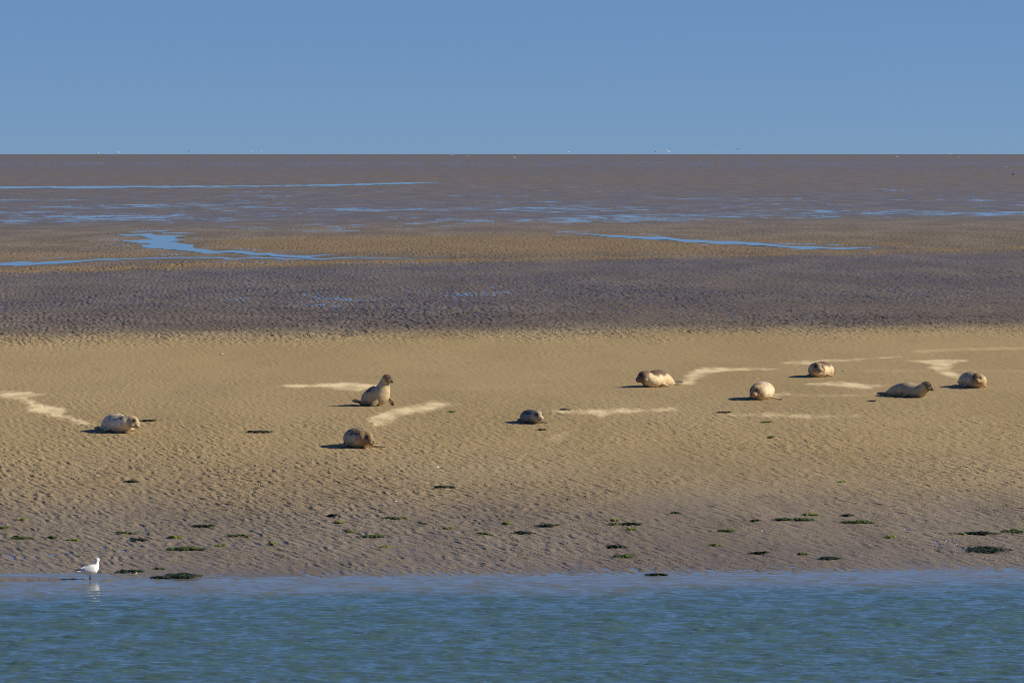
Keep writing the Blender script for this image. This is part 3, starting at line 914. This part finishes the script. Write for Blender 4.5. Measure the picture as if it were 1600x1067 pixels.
MARKS = [(142, 890, 'the gull'), (186, 662, 'the far left seal'), (556, 688, 'the spotted seal'), (588, 612, 'the upright seal'), (828, 652, 'the small grey seal'), (1192, 612, 'the round pale seal'),
         (1285, 578, 'the brown backed seal'), (1413, 610, 'the olive seal'), (1541, 861, 'the largest dark weed heap'), (1585, 831, 'the right edge weed tuft'), (284, 901, 'the waterline weed heap by the gull'), (694, 762, 'the lone dark weed patch'),
         (204, 753, 'the dark weed patch below the left seal'), (617, 810, 'the two toned weed patch'), (317, 822, 'the dark weed strip left of the two toned patch'), (370, 838, 'the green weed strip at left'), (290, 859, 'the long green weed line'), (198, 834, 'the bright weed strip above the gull'),
         (32, 841, 'the left edge weed patch'), (855, 822, 'the central dark weed strip'), (990, 820, 'the dark weed strip right of centre'), (977, 870, 'the green weed strip near the waterline'), (1240, 813, 'the joined green weed patches'), (1340, 817, 'the broken green weed row'), (1297, 873, 'the short dark waterline heap')]
_used = set()
def beside(what, px, py):
    """a label that says which one by its neighbour, used once each"""
    for mx, my, nm in sorted(MARKS, key=lambda q: math.hypot(q[0] - px, 3 * (q[1] - py))):
        dx, dy = px - mx, py - my
        far_ = math.hypot(dx, dy)
        side = ('left' if dx < 0 else 'right') if abs(dx) > 6 else ''
        vert = ('above' if dy < 0 else 'below') if abs(dy) > 2.5 else ''
        if side and vert: ways = ['%s and %s of' % (vert, side)]
        elif side: ways = ['level with and %s of' % side]
        elif vert: ways = ['straight ' + vert]
        else: continue
        pre = 'close ' if far_ < 45 else ('some way ' if far_ < 120 else 'far ')
        for wy_ in ways:
            lab = '%s %s%s %s' % (what, pre, wy_, nm)
            if lab not in _used and len(lab.split()) <= 16:
                _used.add(lab)
                return lab
    return what
SMALL = [(115, 844, 14), (80, 841, 14), (32, 813, 12), (272, 840, 18), (520, 807, 16), (530, 817, 9), (547, 832, 14), (602, 855, 10), (755, 835, 14), (790, 818, 10),
         (707, 644, 8), (847, 672, 10), (960, 814, 10), (962, 820, 12), (1055, 802, 8), (985, 828, 13), (1132, 830, 18), (1267, 805, 18), (1314, 753, 10), (1322, 806, 14), (1117, 852, 10), (1390, 840, 12),
         (1500, 835, 8), (250, 889, 8), (345, 853, 10), (425, 851, 12), (660, 818, 10), (700, 826, 8), (1255, 866, 10), (1180, 815, 7), (1205, 684, 7)]
for i, (px, py, wd) in enumerate(SMALL):
    tone = (br, gr, br, gr, dk)[i % 5] if i % 3 else br
    word = {id(br): 'tiny yellow green weed scrap', id(gr): 'tiny green weed scrap', id(dk): 'tiny dark weed scrap'}[id(tone)]
    seaweed(px, py, wd, 3.2, tone, beside(word, px, py), 'tiny seaweed scraps on the shore')

# ------------------------------------------------------------------ shells
shm, n, l, bs = mat('white_shell')
t = NT(shm)
l.new(t.mix(t.noise(t.coord('Object'), 40, 2), (.80, .77, .70), (.62, .56, .46)), bs.inputs['Base Color'])
bs.inputs['Roughness'].default_value = .4
def shell(px, py, size, label, group=None):
    p = at(px, py)
    bm = bmesh.new()
    N, K = 12, 4
    prev = None
    c0 = bm.verts.new((0, 0, .5 * size))
    rings = []
    for k in range(1, K + 1):
        rr = k / K
        rings.append([bm.verts.new((size * rr * math.cos(a) * (1 + .15 * math.cos(a)), size * .8 * rr * math.sin(a), size * .5 * math.sqrt(max(0, 1 - rr * rr)) + size * .03 * (i % 2) * rr)) for i, a in enumerate(2 * math.pi * j / N for j in range(N))])
    for i in range(N):
        bm.faces.new((c0, rings[0][i], rings[0][(i + 1) % N]))
        for a, b in zip(rings, rings[1:]):
            bm.faces.new((a[i], b[i], b[(i + 1) % N], a[(i + 1) % N]))
    o = bm_obj('seashell', bm, shm)
    o.location = (p.x, p.y, ground_z(p.x, p.y) - .003)
    o.rotation_euler = (R(random.uniform(-25, 25)), R(random.uniform(-10, 30)), random.uniform(0, 6))
    o['label'] = label; o['category'] = 'shell'
    if group: o['group'] = group
shell(346, 554, .075, 'lone pale shell far back on the dry sand at left')
shell(1318, 579.5, .05, 'white shell on the sand just right of the brown backed seal')
shell(1234, 596.5, .04, 'white shell between the round pale seal and the brown backed seal')
shell(684, 729.5, .04, 'white shell on the rippled sand left of centre')
shell(618, 784, .04, 'white shell above the two toned seaweed patch')
shell(211, 894.5, .045, 'pale shell at the end of the thin weed line by the gull')
for px, py in ((124, 808), (138, 839), (877, 859), (1531, 809), (1464, 811), (1312, 853), (812, 891), (1190, 829), (1236, 640), (640, 800), (1280, 746), (475, 811), (158, 896), (1477, 846)):
    shell(px, py, random.uniform(.018, .028), beside('tiny white shell', px, py), 'tiny shells on the shore')
